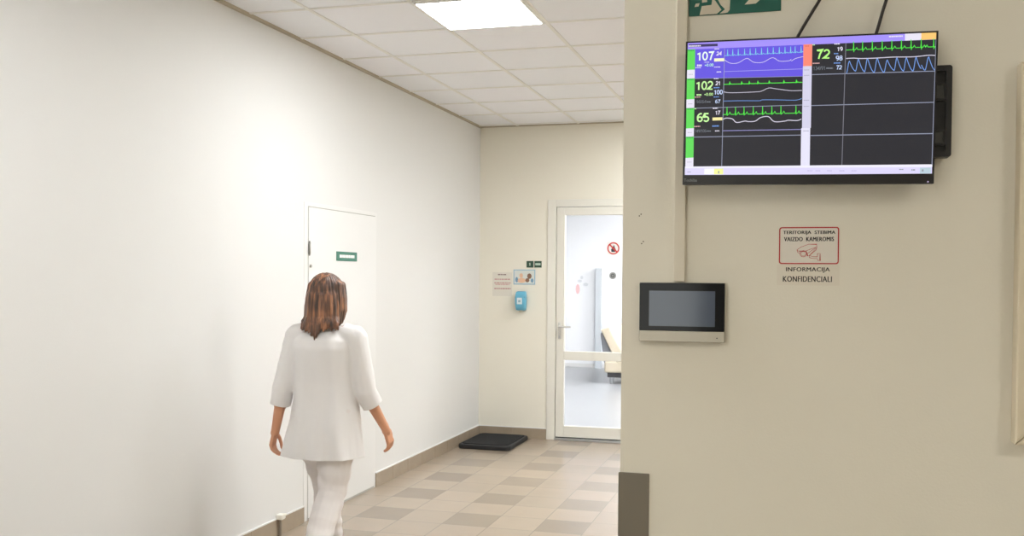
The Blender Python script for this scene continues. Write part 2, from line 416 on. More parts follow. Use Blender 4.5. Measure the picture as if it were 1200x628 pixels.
# ------------------------------------------------------------------ ceiling lights
def ceiling_light(cx, cy, power, col, label):
    t = thing('ceiling_light', (cx, cy, H-.012), label, 'ceiling light', group='square ceiling light panels')
    a = .294
    fr = B()
    ring_o = [(cx-a, cy-a), (cx+a, cy-a), (cx+a, cy+a), (cx-a, cy+a)]; b_ = a-.016
    ring_i = [(cx-b_, cy-b_), (cx+b_, cy-b_), (cx+b_, cy+b_), (cx-b_, cy+b_)]
    va = [fr.verts.new((p[0], p[1], H-.010)) for p in ring_o]; vb = [fr.verts.new((p[0], p[1], H-.010)) for p in ring_i]
    vc = [fr.verts.new((p[0], p[1], H+.003)) for p in ring_o]; vd = [fr.verts.new((p[0], p[1], H+.003)) for p in ring_i]
    for i in range(4):
        j = (i+1) % 4
        fr.faces.new((va[i], va[j], vb[j], vb[i])); fr.faces.new((vc[i], vc[j], vd[j], vd[i]))
        fr.faces.new((va[i], va[j], vc[j], vc[i])); fr.faces.new((vb[i], vb[j], vd[j], vd[i]))
    obj('frame', fr, mat('light_frame_white', rgb(240, 240, 238), .4), t)
    m = mat('light_diffuser_%g_%g' % (power, col[2]), (0.8, 0.8, 0.8, 1), .5, emit=col, strength=power)
    obj('diffuser', box(B(), cx-b_, cx+b_, cy-b_, cy+b_, H-.008, H+.002), m, t)
    return t
DAY = (.95, .98, 1.0, 1); WARM = (1.0, .97, .86, 1); COOL = (1.0, .985, .985, 1)
ceiling_light(-1.685, 5.255, PANEL_POWER, DAY, 'glowing square light panel in the corridor ceiling above the tiles')
ceiling_light(-1.685, 2.255, PANEL_POWER, DAY, 'light panel in the hall ceiling left of the monitor wall corner')
ceiling_light(-1.685, -1.345, HALL_POWER, WARM, 'light panel in the hall ceiling behind the viewer, left side')
ceiling_light(1.915, -.145, HALL_POWER, WARM, 'light panel in the hall ceiling behind the viewer, right side')
for cx, cy, wh in ((-.485, 6.455, 'nearer the monitor wall'), (-.485, 8.255, 'nearer the glazed door'), (1.315, 5.255, 'by the right side wall')):
    ceiling_light(cx, cy, SIDE_POWER, DAY, 'added light panel in the invented corridor bay hidden by the monitor wall, '+wh)
for cx, cy, wh in ((-1.6, 10.6, 'nearest the glass door'), (-1.6, 13.2, 'in the middle of the far room'), (-.6, 15.6, 'by the far end wall'), (1.2, 12, 'on the right of the far room')):
    ceiling_light(cx, cy, BACK_POWER, COOL, 'added light panel in the far room ceiling '+wh)

# ------------------------------------------------------------------ flush door in the left wall
d2 = thing('door_2', (XL, D2A, 0), kind='structure')
fb = B(); box(fb, XL-.02, XL+.002, D2A, D2A+.05, 0, 2.025, .001); box(fb, XL-.02, XL+.002, D2B-.022, D2B, 0, 2.025, .001)
box(fb, XL-.02, XL+.002, D2A+.05, D2B-.022, 2.0, 2.025, .001)
obj('door_frame', fb, door_white, d2)
obj('door_leaf', box(B(), XL-.02, XL+.006, D2A+.056, D2B-.027, .014, 1.994, .0015), door_white, d2)
gp = B(); box(gp, XL-.02, XL+.001, D2A+.05, D2A+.056, 0, 1.998); box(gp, XL-.02, XL+.001, D2B-.027, D2B-.022, 0, 1.998)
box(gp, XL-.02, XL+.001, D2A+.05, D2B-.022, 1.994, 2.0); box(gp, XL-.02, XL+.002, D2A+.05, D2B-.022, 0, .014)
obj('door_gap', gp, gap_dark, d2)  # shade in the open joints painted as grey strips
def hinge(z0, z1):
    b = B(); cyl(b, (XL+.012, D2A+.053, z0), (XL+.012, D2A+.053, z1), .007); ball(b, (XL+.012, D2A+.053, z1+.004), (.006, .006, .006)); ball(b, (XL+.012, D2A+.053, z0-.004), (.006, .006, .006))
    obj('hinge', b, mat('hinge_metal', rgb(150, 148, 142), .35, .7), d2, smooth=True)
hinge(1.695, 1.77); hinge(.34, .41)
lk = B(); cyl(lk, (XL+.008, D2A+.07, 1.62), (XL+.016, D2A+.07, 1.62), .010); obj('keyhole_cover', lk, MATS['hinge_metal'], d2)
SX = XL+.006
t = thing('door_plate', (SX, 6.24, 1.66), 'small green plate with white lettering on the flush white door', 'sign')
green = mat('plate_green', rgb(40, 112, 92), .4)
obj('plate', box(B(), SX, SX+.003, 6.079, 6.402, 1.661, 1.724, .001, 1), green, t)
lt = B(); y = 6.125
while y < 6.355:
    wd = random.uniform(.018, .034); box(lt, SX+.003, SX+.0036, y, min(y+wd, 6.358), 1.683, 1.703); y += wd+.004
obj('white_text_line', lt, mat('sign_white', rgb(238, 240, 238), .5), t)

# door mat
mt = thing('doormat', (-2.68, 8.85, 0), 'thick black mat on the floor in the corridor corner', 'mat')
bm = B(); pts = round_rect(-2.925, -2.435, 8.5, 9.19, .05)
def slab(bm, pts, zs):
    rings = []
    c = Vector((sum(p[0] for p in pts)/len(pts), sum(p[1] for p in pts)/len(pts)))
    for z, s in zs: rings.append([(c.x+(p[0]-c.x)*s, c.y+(p[1]-c.y)*s, z) for p in pts])
    return loft(bm, rings)
slab(bm, pts, [(0, .985), (.006, 1), (.03, 1), (.038, .985), (.04, .95)])
obj('base', bm, mat('black_rubber', rgb(24, 25, 28), .55), mt)
obj('pile', slab(B(), pts, [(.0395, .9), (.046, .895), (.047, .87)]), mat('black_pile', rgb(20, 21, 24), .95, bump=.8, bscale=400), mt)

# valve stub by the plinth
vs = thing('pipe_stub', (XL+.022, 5.31, 0), 'white capped thin pipe stub against the tiled plinth', 'pipe')
obj('pipe', cyl(B(), (XL+.022, 5.31, 0), (XL+.022, 5.31, .1), .007), mat('pipe_grey', rgb(140, 130, 118), .5), vs, smooth=False)
cb = B(); box(cb, XL+.002, XL+.045, 5.285, 5.335, .098, .132, .008, 3); cyl(cb, (XL+.03, 5.335, .115), (XL+.03, 5.358, .118), .008)
obj('cap', cb, mat('cap_white', rgb(235, 232, 222), .4), vs)

# ------------------------------------------------------------------ back wall: papers, picture, plates, dispenser
BY = YB-.0008
t = thing('notice_paper', (-2.73, YB, 1.41), 'white paper notice with lines of red text left of the picture', 'paper notice')
obj('sheet', box(B(), -2.83, -2.632, BY-.0006, BY, 1.375, 1.606), mat('paper_white', rgb(222, 217, 205), .7), t)
for i, (z, x0, x1, col) in enumerate(((1.583, -2.775, -2.685, (120, 92, 92)), (1.538, -2.81, -2.645, (196, 150, 146)), (1.502, -2.812, -2.64, (196, 150, 146)), (1.487, -2.80, -2.66, (206, 168, 160)), (1.447, -2.812, -2.645, (186, 132, 130)))):
    b = B(); x = x0
    while x < x1-.004:
        wd = min(random.uniform(.012, .03), x1-x); box(b, x, x+wd, BY-.0011, BY-.0006, z-.0055, z+.0055); x += wd+.005
    obj('text_line', b, mat('print_%d_%d' % (col[0], col[1]), rgb(*col), .6), t)
t = thing('hand_hygiene_picture', (-2.51, YB, 1.49), 'small picture with a pale blue border on the back wall', 'picture')
obj('border', box(B(), -2.618, -2.400, BY-.003, BY, 1.488, 1.633, .001, 1), mat('border_blue', rgb(150, 184, 204), .4), t)
obj('picture_ground', box(B(), -2.608, -2.410, BY-.0036, BY-.003, 1.497, 1.624), mat('picture_ground', rgb(214, 218, 212), .5), t)
def blob(bm, cx, cz, rx, rz, y, n=22):
    return poly(bm, [(cx+rx*math.cos(2*math.pi*i/n)*(1+.12*math.sin(3*i)), cz+rz*math.sin(2*math.pi*i/n)) for i in range(n)], y, .0004)
b = B(); blob(b, -2.536, 1.528, .042, .024, BY-.0042); blob(b, -2.540, 1.575, .018, .022, BY-.0043); obj('figure_peach', b, mat('peach', rgb(226, 186, 156), .5), t)
b = B(); blob(b, -2.458, 1.570, .022, .026, BY-.0042); blob(b, -2.478, 1.530, .020, .020, BY-.0044); obj('figure_brown', b, mat('picture_brown', rgb(138, 104, 84), .5), t)
for cx, cz, rz in ((-2.585, 1.535, .026), (-2.430, 1.527, .020)): obj('figure_blue', blob(B(), cx, cz, .014, rz, BY-.0042), mat('picture_blue', rgb(120, 158, 186), .5), t)
def plate(x0, x1, z0, z1, label, marks):
    t = thing('room_plate', ((x0+x1)/2, YB, z0), label, 'sign')
    obj('plate', box(B(), x0, x1, BY-.003, BY, z0, z1, .0008, 1), mat('plate_dark_green', rgb(44, 76, 58), .4), t)
    b = B(); cx, cz = (x0+x1)/2, (z0+z1)/2
    for a0, a1, c0, c1 in marks: box(b, cx+a0, cx+a1, BY-.0036, BY-.003, cz+c0, cz+c1)
    obj('pale_marking', b, mat('plate_print', rgb(190, 205, 192), .5), t)
plate(-2.488, -2.418, 1.653, 1.716, 'left one of two dark green plates above the picture', [(-.006, .004, -.014, .014), (-.010, -.006, .006, .010)])
plate(-2.410, -2.338, 1.653, 1.716, 'right one of two dark green plates, nearer the glazed door', [(-.026, -.014, -.010, .011), (-.0135, -.003, -.010, .011), (-.0025, .011, -.010, .011), (.0115, .026, -.010, .011)])
t = thing('soap_dispenser', (-2.53, YB, 1.24), 'pale blue wall dispenser with white label under the picture', 'dispenser')
rings = []
for z, hw, dp in ((1.238, .036, .05), (1.246, .048, .07), (1.30, .053, .084), (1.36, .053, .088), (1.395, .050, .084), (1.418, .046, .07), (1.424, .038, .05)):
    rr = round_rect(-2.5295-hw, -2.5295+hw, YB-dp, YB-.002, min(.018, hw*.5)); rings.append([(p[0], p[1], z) for p in rr])
obj('housing', loft(B(), rings), mat('dispenser_blue', rgb(104, 178, 208), .3), t, smooth=True)
obj('label', box(B(), -2.558, -2.508, YB-.0895, YB-.083, 1.300, 1.362, .001, 1), mat('label_white', rgb(216, 226, 230), .5), t)
obj('label_print', box(B(), -2.545, -2.522, YB-.0902, YB-.0894, 1.318, 1.340), mat('label_print', rgb(150, 180, 190), .5), t)
obj('top_band', box(B(), -2.578, -2.481, YB-.086, YB-.06, 1.366, 1.371), mat('band_dark', rgb(70, 120, 140), .5), t)
obj('nozzle', cyl(B(), (-2.5295, YB-.055, 1.218), (-2.5295, YB-.055, 1.240), .012, .018), mat('nozzle_cream', rgb(205, 200, 180), .4), t)

# ------------------------------------------------------------------ far room: sofa bed, wall sticker, pillar edge
sf = thing('sofa_bed', (-2.45, 15.2, 0), 'cream sofa bed on chrome feet seen through the glass door', 'sofa')
SBX = -2.72
cream = mat('cream_leather', rgb(190, 179, 158), .4)
def prism_y(bm, pts, y0, y1):
    a = [bm.verts.new((p[0], y0, p[1])) for p in pts]; c = [bm.verts.new((p[0], y1, p[1])) for p in pts]
    bm.faces.new(a); bm.faces.new(c[::-1])
    for i in range(len(pts)): bm.faces.new((a[i], c[i], c[(i+1) % len(pts)], a[(i+1) % len(pts)]))
    bmesh.ops.recalc_face_normals(bm, faces=bm.faces[:])
    bmesh.ops.bevel(bm, geom=bm.edges[:], offset=.02, segments=3, profile=.5, affect='EDGES'); return bm
SY0, SY1 = 14.3, 16.1
obj('backrest', prism_y(B(), [(SBX+.0, .80), (SBX+.13, .84), (SBX+.40, .34), (SBX+.27, .26)], SY0, SY1), cream, sf)
obj('back_panel', prism_y(B(), [(SBX-.01, .74), (SBX+.02, .76), (SBX+.26, .30), (SBX+.05, .30)], SY0+.04, SY1-.04), mat('sofa_back_grey', rgb(112, 114, 118), .6), sf)
obj('seat', box(B(), SBX+.06, SBX+1.05, SY0, SY1, .17, .34, .03, 3), cream, sf)
obj('seat_frame', box(B(), SBX+.10, SBX+1.0, SY0+.05, SY1-.05, .10, .17), mat('sofa_frame_dark', rgb(46, 46, 50), .5), sf)
for fx in (SBX+.16, SBX+.92):
    for fy in (SY0+.09, SY1-.12): obj('foot', cyl(B(), (fx, fy, 0), (fx, fy, .11), .028, .035), steel, sf)
t = thing('wall_decal', (-3.55, YE, 1.3), 'faint red and grey decal on the far white wall beyond the glass door', 'decal')
wy = YE-.0008
b = B(); blob(b, -3.62, 1.36, .035, .085, wy-.001); obj('red_patch', b, mat('decal_red', rgb(232, 190, 190), .6), t)
for cx, cz, rx, rz in ((-3.585, 1.50, .04, .025), (-3.48, 1.44, .045, .03), (-3.55, 1.56, .025, .03)):
    b = B(); blob(b, cx, cz, rx, rz, wy-.001); obj('grey_patch', b, mat('decal_grey', rgb(218, 221, 224), .6), t)

# ------------------------------------------------------------------ monitor wall: fixed things
K = 1.0727
cg = B(); box(cg, XC-.003, -.327, YM-.004, YM-.0005, 0, 1.093, .0008, 1); box(cg, XC-.004, XC-.0005, YM-.004, YM+.07, 0, 1.093, .0008, 1)
tag(obj('corner_guard', cg, dark_grey), 'dark grey protective strip around the lower wall corner', 'corner guard')
ct = thing('cable_trunking', (-.259, YM, 1.55), 'narrow cream cable duct running down the wall to the intercom', 'cable duct')
trm = mat('trunking_plastic', rgb(218, 210, 192), .35)
obj('base_channel', box(B(), -.2715, -.2475, YM-.008, YM-.0003, 1.552, H), trm, ct)
obj('cover', box(B(), -.2725, -.2465, YM-.017, YM-.0075, 1.552, H-.001, .002), trm, ct)

# intercom
ic = thing('intercom_panel', (-.2525, YM, 1.411), 'black intercom screen panel with silver strip along its lower edge', 'intercom')
IX0, IX1, IZ0, IZ1, IY = -.352, -.1535, 1.411, 1.5495, YM-.022
obj('housing', box(B(), IX0, IX1, IY+.003, YM-.0005, IZ0, IZ1, .002), mat('intercom_back', rgb(150, 146, 136), .4), ic)
obj('glass_front', box(B(), IX0+.0005, IX1-.0005, IY, IY+.004, 1.4365, IZ1-.0005, .001, 1), mat('intercom_black', rgb(20, 21, 24), .1, spec=.12), ic)
dp = obj('display', box(B(), -.3285, -.1755, IY-.0006, IY+.0004, 1.4475, 1.5305), mat('intercom_display', rgb(66, 78, 98), .10, spec=.4), ic)  # blue of reflected daylight mixed into the display colour
sb = obj('silver_strip', box(B(), IX0, IX1, IY-.0005, IY+.004, IZ0, 1.4365, .001, 1), mat('intercom_silver', rgb(176, 170, 156), .35, .3), ic)
obj('microphone_hole', cyl(B(), (-.1705, IY-.0009, 1.4215), (-.1705, IY, 1.4215), .0016), black_plastic, ic)

# camera surveillance sign
SY = YM-.0006
t = thing('surveillance_sticker', (.031, YM, 1.595), 'white sticker with red rounded border and a camera drawing', 'sign')
X0, X1, Z0, Z1 = -.0343, .0966, 1.5945, 1.679
obj('sheet', poly(B(), round_rect(X0, X1, Z0, Z1, .006), SY-.0004, .0004), mat('sticker_paper', rgb(230, 224, 214), .5), t)
obj('border', ring_xz(B(), round_rect(X0, X1, Z0, Z1, .006), round_rect(X0+.0026, X1-.0026, Z0+.0026, Z1-.0026, .004), SY-.0008, .0004), mat('border_red', rgb(186, 38, 40), .5), t)
ink = mat('ink_black', rgb(34, 30, 28), .6)
SV = lambda u, v: (X0+(u-87)/(552-87)*(X1-X0), Z1-(v-105)/(395-105)*(Z1-Z0))     # sticker drawing units to metres
def sv_text(body, u0, u1, v0, v1, bold, dy=SY-.0007):
    a, b_ = SV(u0, v1), SV(u1, v0)
    return shift(text_mesh(body, b_[0]-a[0], b_[1]-a[1], bold), (a[0]+b_[0])/2, dy, (a[1]+b_[1])/2)
obj('lettering', sv_text('TERITORIJA  STEBIMA', 120, 522, 134, 168, .045), ink, t)
obj('lettering', sv_text('VAIZDO  KAMEROMIS', 127, 512, 183, 216, .045), ink, t)
cm = B(); lw = .0009
for pl in ([(228, 284), (258, 262), (318, 240), (380, 240), (382, 262), (378, 284), (322, 330)], [(228, 284), (236, 292), (296, 292), (378, 262)], [(228, 284), (234, 304), (250, 312)], [(296, 292), (304, 300), (312, 332), (322, 330), (378, 272)],
           [(240, 298), (296, 294)], [(326, 328), (350, 336), (386, 338), (388, 312), (408, 312), (408, 368), (390, 366), (388, 352), (350, 350), (326, 344), (326, 328)], [(300, 320), (372, 268)]):
    ribbon(cm, [SV(*p) for p in pl], lw, SY-.0007)
ribbon(cm, [SV(278+26*math.cos(a*.2618), 314+24*math.sin(a*.2618)) for a in range(25)], lw*1.2, SY-.0007)
ribbon(cm, [SV(278+19*math.cos(a*.2618), 314+17*math.sin(a*.2618)) for a in range(25)], lw*.8, SY-.0007)
obj('camera_drawing', cm, mat('drawing_red', rgb(190, 48, 46), .5), t)
t = thing('information_label', (.031, YM, 1.54), 'plain pale paper label with two dark words under the red bordered sticker', 'label')
obj('sheet', box(B(), X0-.004, X1+.002, SY-.0003, SY, 1.546, 1.5925), mat('label_paper', rgb(230, 223, 209), .6), t)
ink2 = mat('ink_grey', rgb(58, 52, 48), .6)
obj('lettering', sv_text('INFORMACIJA', 145, 484, 420, 462, .035, SY-.0006), ink2, t)
obj('lettering', sv_text('KONFIDENCIALI', 122, 500, 490, 534, .035, SY-.0006), ink2, t)

# emergency exit sign above the monitor
t = thing('exit_sign', (-.141, YM, 2.173), 'green and white emergency exit sign above the monitor', 'sign')
EX0, EX1, EZ0, EZ1 = -.245, -.0365, 2.1735, 2.278
obj('plate', box(B(), EX0, EX1, YM-.003, YM-.0005, EZ0, EZ1, .0006, 1), mat('exit_green', rgb(12, 92, 78), .45), t)
ew = mat('exit_white', rgb(214, 206, 186), .5); ey = YM-.0034
ES = lambda u, v: (EX0+(u-107)/(787-107)*(EX1-EX0), EZ0+.0+(125-9*(u-107)/136-v)/665*(EX1-EX0))   # sign drawing units to metres
obj('doorway_field', poly(B(), [ES(188, 116), ES(360, 102), ES(396, 96), ES(412, 76), ES(416, 0), ES(416, -170), ES(206, -170), ES(206, 40)], ey, .0004), ew, t)
gm2 = B(); gy = ey-.0005
poly(gm2, [ES(150, 56), ES(158, 32), ES(245, 18), ES(240, -40), ES(290, -48), ES(276, 40)], gy, .0004)            # trailing leg
poly(gm2, [ES(290, -10), ES(318, -10), ES(345, 40), ES(378, 72), ES(330, 110), ES(318, 106), ES(352, 76), ES(316, 24)], gy, .0004)  # leading leg
poly(gm2, [ES(244, -36), ES(318, -6), ES(336, -90), ES(290, -112), ES(262, -104)], gy, .0004)                    # trunk
poly(gm2, [ES(336, -90), ES(372, -46), ES(392, -58), ES(346, -108)], gy, .0004); poly(gm2, [ES(262, -104), ES(222, -72), ES(232, -60), ES(276, -84)], gy, .0004)
poly(gm2, [ES(325+20*math.cos(i*.4488), -136+20*math.sin(i*.4488)) for i in range(14)], gy, .0004)
obj('running_figure', gm2, MATS['exit_green'], t)
obj('pale_foot', poly(B(), [ES(150, 56), ES(158, 32), ES(188, 28), ES(180, 52)], gy-.0004, .0004), ew, t)
b = B(); poly(b, [ES(522, 38), ES(604, 30), ES(684, -46), ES(684, -66), ES(604, -150), ES(524, -146), ES(594, -74), ES(480, -68), ES(480, -34), ES(594, -42)], gy, .0004)
obj('arrow', b, ew, t)

# board at the right edge of the picture
bd = thing('framed_board', (1.05, YM, 1.207), 'large board with mitred beige frame at the right end of the wall', 'board')
FX0, FX1, FZ0, FZ1, FYY = .4567, 1.66, 1.2106, 2.023, YM-.045
fm = mat('board_frame_beige', rgb(226, 214, 190), .4)
PW = .034
O = [(FX0, FZ0), (FX1, FZ0), (FX1, FZ1), (FX0, FZ1)]; I = [(FX0+PW, FZ0+PW), (FX1-PW, FZ0+PW), (FX1-PW, FZ1-PW), (FX0+PW, FZ1-PW)]
for i, side in enumerate(('frame_rail', 'frame_stile', 'frame_rail', 'frame_stile')):
    j = (i+1) % 4; b = B(); c0 = Vector(O[i]); c1 = Vector(O[j]); dd = (c1-c0).normalized()*.0006
    q = [O[i][0]+dd.x, O[i][1]+dd.y], [O[j][0]-dd.x, O[j][1]-dd.y], [I[j][0]-dd.x, I[j][1]-dd.y], [I[i][0]+dd.x, I[i][1]+dd.y]
    poly(b, q, FYY, .0445)
    bmesh.ops.recalc_face_normals(b, faces=b.faces[:]); bmesh.ops.bevel(b, geom=[e for e in b.edges if abs(e.verts[0].co.y-FYY) < 1e-5 and abs(e.verts[1].co.y-FYY) < 1e-5], offset=.004, segments=3, profile=.5, affect='EDGES')
    obj(side, b, fm, bd)
obj('panel', box(B(), FX0+.01, FX1-.01, YM-.022, YM-.001, FZ0+.01, FZ1-.01), mat('board_panel', rgb(214, 206, 188), .6), bd)
# old screw holes and filler marks in the paint
for x, z in ((-.351, 1.642), (-.347, 1.647), (-.353, 1.712), (-.357, 1.708)):
    o = obj('screw_hole', cyl(B(), (x, YM-.0004, z), (x, YM+.0002, z), .0016), mat('hole_dark', rgb(110, 100, 84), .8)); o['kind'] = 'structure'

# ------------------------------------------------------------------ monitor
MW, MH = .532, .3245
mo = thing('patient_monitor', (.0205, 2.285, 1.9319), 'wide black wall monitor showing heart traces and pulse numbers', 'monitor', rot=(0, math.radians(.8), 0))
bz = mat('monitor_bezel', rgb(30, 28, 31), .3)
def scr(px, py):
    l = 802.5+(801-802.5)*(py-49)/167.5; r = 1098.5+(1095.5-1098.5)*(py-36.5)/178.5
    u = (px-l)/(r-l); top = 49-12.5*u; bot = 216.5-1.5*u; v = (py-top)/(bot-top)
    return (-MW/2+MW*u, MH/2-MH*v)
body = B(); box(body, -MW/2, MW/2, .001, .016, -MH/2, MH/2, .002); box(body, -.2, .2, .016, .038, -.13, .12, .008)
obj('housing', body, bz, mo, local=True)
TLc, TRc, BRc, BLc = scr(804.6, 50.7), scr(1096.3, 38.4), scr(1093.3, 203.7), scr(803.6, 205)
SXa, SXb = (TLc[0]+BLc[0])/2, (TRc[0]+BRc[0])/2; SZa, SZb = (BLc[1]+BRc[1])/2, (TLc[1]+TRc[1])/2
bzb = ring_xz(B(), [(-MW/2, -MH/2), (MW/2, -MH/2), (MW/2, MH/2), (-MW/2, MH/2)], [(SXa, SZa), (SXb, SZa), (SXb, SZb), (SXa, SZb)], -.001, .003)
bezel = obj('bezel', bzb, bz, mo, local=True)
sub('brand_lettering', shift(text_mesh('Toshiba', .029, .0072, .03), scr(811, 211.2)[0], -.0016, scr(811, 211.2)[1]), mat('brand_grey', rgb(130, 134, 136), .5), bezel)
sub('power_light', cyl(B(), (scr(1089, 212.8)[0], -.0012, scr(1089, 212.8)[1]), (scr(1089, 212.8)[0], -.0018, scr(1089, 212.8)[1]), .0016, n=16), em('power_white', 235, 215, 255), bezel)
screen = obj('screen', box(B(), SXa-.001, SXb+.001, .0002, .0012, SZa-.001, SZb+.001), em('screen_dark', 40, 40, 47), mo, local=True)
def sz(name, corners, m, layer):
    return sub(name, poly(B(), [scr(*c) for c in corners], -.0001-.0002*layer), m, screen)
def quad(x0, x1, y0a, y0b, y1a, y1b): return [(x0, y1a), (x1, y1b), (x1, y0b), (x0, y0a)]
def dashes(bm, x0, x1, y, h=1.0, slope=-.03, layer=5):
    x = x0
    while x < x1-.3:
        wd = min(random.uniform(1.2, 2.6), x1-x); yy = y+slope*(x-x0)
        poly(bm, [scr(*c) for c in ((x, yy+h/2), (x+wd, yy+h/2), (x+wd, yy-h/2), (x, yy-h/2))], -.0001-.0002*layer); x += wd+.35
    return bm
lav = em('lavender', 166, 148, 252); pur = em('violet', 104, 88, 228); grn = em('screen_green', 98, 222, 92); wht = em('screen_white', 236, 232, 248)
sal = em('salmon', 255, 140, 120); lin_ = em('grid_line', 158, 164, 188); pal = em('column_pale', 216, 214, 238)
sz('title_bar', quad(804.6, 1096.4, 50.6, 38.3, 58.2, 46.6), lav, 1)
sz('title_field', quad(806, 842, 52.2, 51.2, 55.4, 54.2), em('title_dark', 62, 56, 100), 2)
sub('title_text', dashes(B(), 806, 821, 54.2, 1.4, -.03, 3), wht, screen)
sub('title_text', dashes(B(), 1043.5, 1059, 43.2, 1.6, -.04, 3), wht, screen)
sz('title_button', quad(1061.5, 1079.6, 39.7, 39.0, 47.9, 47.2), wht, 2)
sz('title_button', quad(1079.6, 1096.4, 39.0, 38.3, 47.2, 46.4), em('orange', 255, 204, 118), 2)
sz('selected_bed_field', quad(814.2, 945.2, 57.9, 52.4, 92.2, 89.3), pur, 1)
for y0, y1 in ((58.5, 82), (92.5, 116.5), (127, 150.5), (160.5, 185)): sz('bed_marker', quad(804.4, 814.2, y0, y0-.4, y1, y1-.4), grn, 2)
for y0, y1 in ((82, 92.2), (116.5, 126.7), (150.5, 160.2), (185, 196)): sz('bed_name_field', quad(804.3, 814.2, y0, y0-.4, y1, y1-.4), wht, 2)
for y in (87.3, 121.8, 155.3, 190): sub('bed_name_text', dashes(B(), 806.5, 812, y, .8, -.02, 5), em('pale_grey_text', 190, 186, 204), screen)
for y in (59.6, 93.6, 128, 161.6): sub('bed_name_text', dashes(B(), 805.5, 813, y, .9, -.02, 5), em('dark_green_text', 30, 168, 70), screen)
sz('bed_marker', quad(945.2, 955.6, 52.2, 51.7, 77.6, 77.2), sal, 2)
sub('bed_name_text', dashes(B(), 947, 952, 54.2, 1, -.02, 5), em('dark_salmon', 220, 96, 84), screen)
sz('bed_name_field', quad(945.0, 955.4, 77.6, 77.2, 150, 149.8), pal, 2)
sz('bed_name_field', quad(944, 954.6, 150, 149.8, 194.6, 194.2), em('column_bright', 234, 232, 252), 2)
for y in (82, 88.4, 117.4, 124.6, 153.4): sub('bed_name_text', dashes(B(), 946.5, 953, y, .9, -.02, 5), em('column_text', 176, 174, 200), screen)
sz('task_bar', quad(803.7, 1093.3, 195.2, 192.6, 205, 203.7), em('task_bar', 226, 220, 254), 2)
sz('task_bar_edge', quad(803.9, 1093.6, 195.2, 192.4, 197.2, 195.6), em('task_edge', 244, 242, 255), 3)
sz('task_button', quad(828, 840, 197.6, 197.5, 204.3, 204.2), em('bright_white', 252, 252, 255), 3)
sz('task_button', quad(840, 851.2, 197.6, 197.5, 204.3, 204.2), em('button_yellow', 248, 250, 160), 3)
sz('task_button', quad(1080, 1092, 196.4, 196.2, 203.2, 203), em('button_blue', 190, 212, 222), 3)
for x in (952, 961.5, 975, 989, 1003): sub('task_bar_text', dashes(B(), x, x+6, 200, .8, 0, 5), em('task_text', 186, 178, 216), screen)
for q in ((1057, 1062, 198.4, 1.2, 0, 5), (1070.5, 1075, 199, 1.6, 0, 5), (1082, 1084, 199.6, 2.4, 0, 5), (845, 846.5, 201.8, 3, 0, 5), (807, 812, 201.5, .7, 0, 5)): sub('task_bar_icon', dashes(B(), *q), em('task_icons', 150, 156, 166), screen)
# grid lines
def line(name, pts, wd, m, layer=3): return sub(name, ribbon(B(), [scr(*p) for p in pts], wd*.0018, -.0001-.0002*layer), m, screen)
line('grid_line', [(850.6, 57), (849.3, 195)], .7, lin_); line('grid_line', [(814.2, 126.8), (945, 122.9)], .7, lin_)
line('grid_line', [(814.2, 160.6), (944.5, 158.1)], .8, lin_); line('grid_line', [(955.6, 87.4), (1095, 83.5)], .8, lin_)
line('grid_line', [(955.6, 123.6), (1094.6, 119.9)], .8, lin_); line('grid_line', [(955, 158.6), (1094, 156.4)], .9, lin_)
line('grid_line', [(994.6, 51), (992, 193.4)], .8, em('grid_dim', 130, 130, 142)); line('grid_line', [(1096, 46.6), (1093.2, 193)], .8, lin_)
line('grid_line', [(814.2, 92.2), (945.2, 89.3)], .5, lin_)
# traces
def Z1(L): return [(790+a/6.28, b/6.28) for a, b in L]
def Z2(L): return [(790+a/4.83, 90+b/4.83) for a, b in L]
def Z3(L): return [(940+a/6.28, 30+b/6.28) for a, b in L]
def smooth_line(P, n=5):
    out = []
    for i in range(len(P)-1):
        p0, p1, p2, p3 = P[max(i-1, 0)], P[i], P[i+1], P[min(i+2, len(P)-1)]
        for k in range(n):
            t_ = k/n
            out.append(tuple(.5*(2*p1[d]+(p2[d]-p0[d])*t_+(2*p0[d]-5*p1[d]+4*p2[d]-p3[d])*t_*t_+(3*p1[d]-p0[d]-3*p2[d]+p3[d])*t_**3) for d in (0, 1)))
    return out+[P[-1]]
def ecg(x0, y0, x1, y1, spikes, up, dn, tw, th):
    base = lambda x: y0+(y1-y0)*(x-x0)/(x1-x0)
    P = [(x0, base(x0))]
    for s in spikes:
        for dx, dy in ((-1.3, 0), (-.5, .2), (0, -up), (.5, dn), (1.0, 0), (tw*.5, -.2), (tw*.8, -th), (tw*1.1, 0)):
            x = s+dx
            if P[-1][0]+.02 < x < x1: P.append((x, base(x)+dy))
    return P+[(x1, base(x1))]
cy_ = em('trace_cyan', 138, 232, 240); gt = em('trace_green', 84, 236, 74); wt = em('trace_white', 226, 222, 240); bl = em('trace_blue', 122, 166, 240); lv = em('trace_lavender', 176, 172, 240)
def trace(pts, m, wd=.62): return line('trace', pts, wd, m, 4)
trace(ecg(850.6, 65.4, 945, 61.2, [854.2, 860.5, 867.2, 874.9, 881.6, 888.4, 895.4, 902.7, 909.4, 916.6, 923.4, 930.1, 935.4, 942.4], 7.2, .6, 2.8, 1.0), cy_, .5)
trace(smooth_line(Z1([(380, 440), (425, 465), (485, 463), (552, 430), (605, 458), (675, 458), (745, 425), (800, 450), (870, 447), (885, 435)])), wt)
trace(smooth_line(Z1([(887, 450), (920, 430), (975, 417)])), wt); trace(Z1([(380, 527), (972, 507)]), lv)
trace(ecg(850, 98.9, 944.8, 96.4, [857.3, 871.8, 881, 891.4, 905, 922.5, 937.4], 2.6, .3, 2.6, .4), gt, .9)
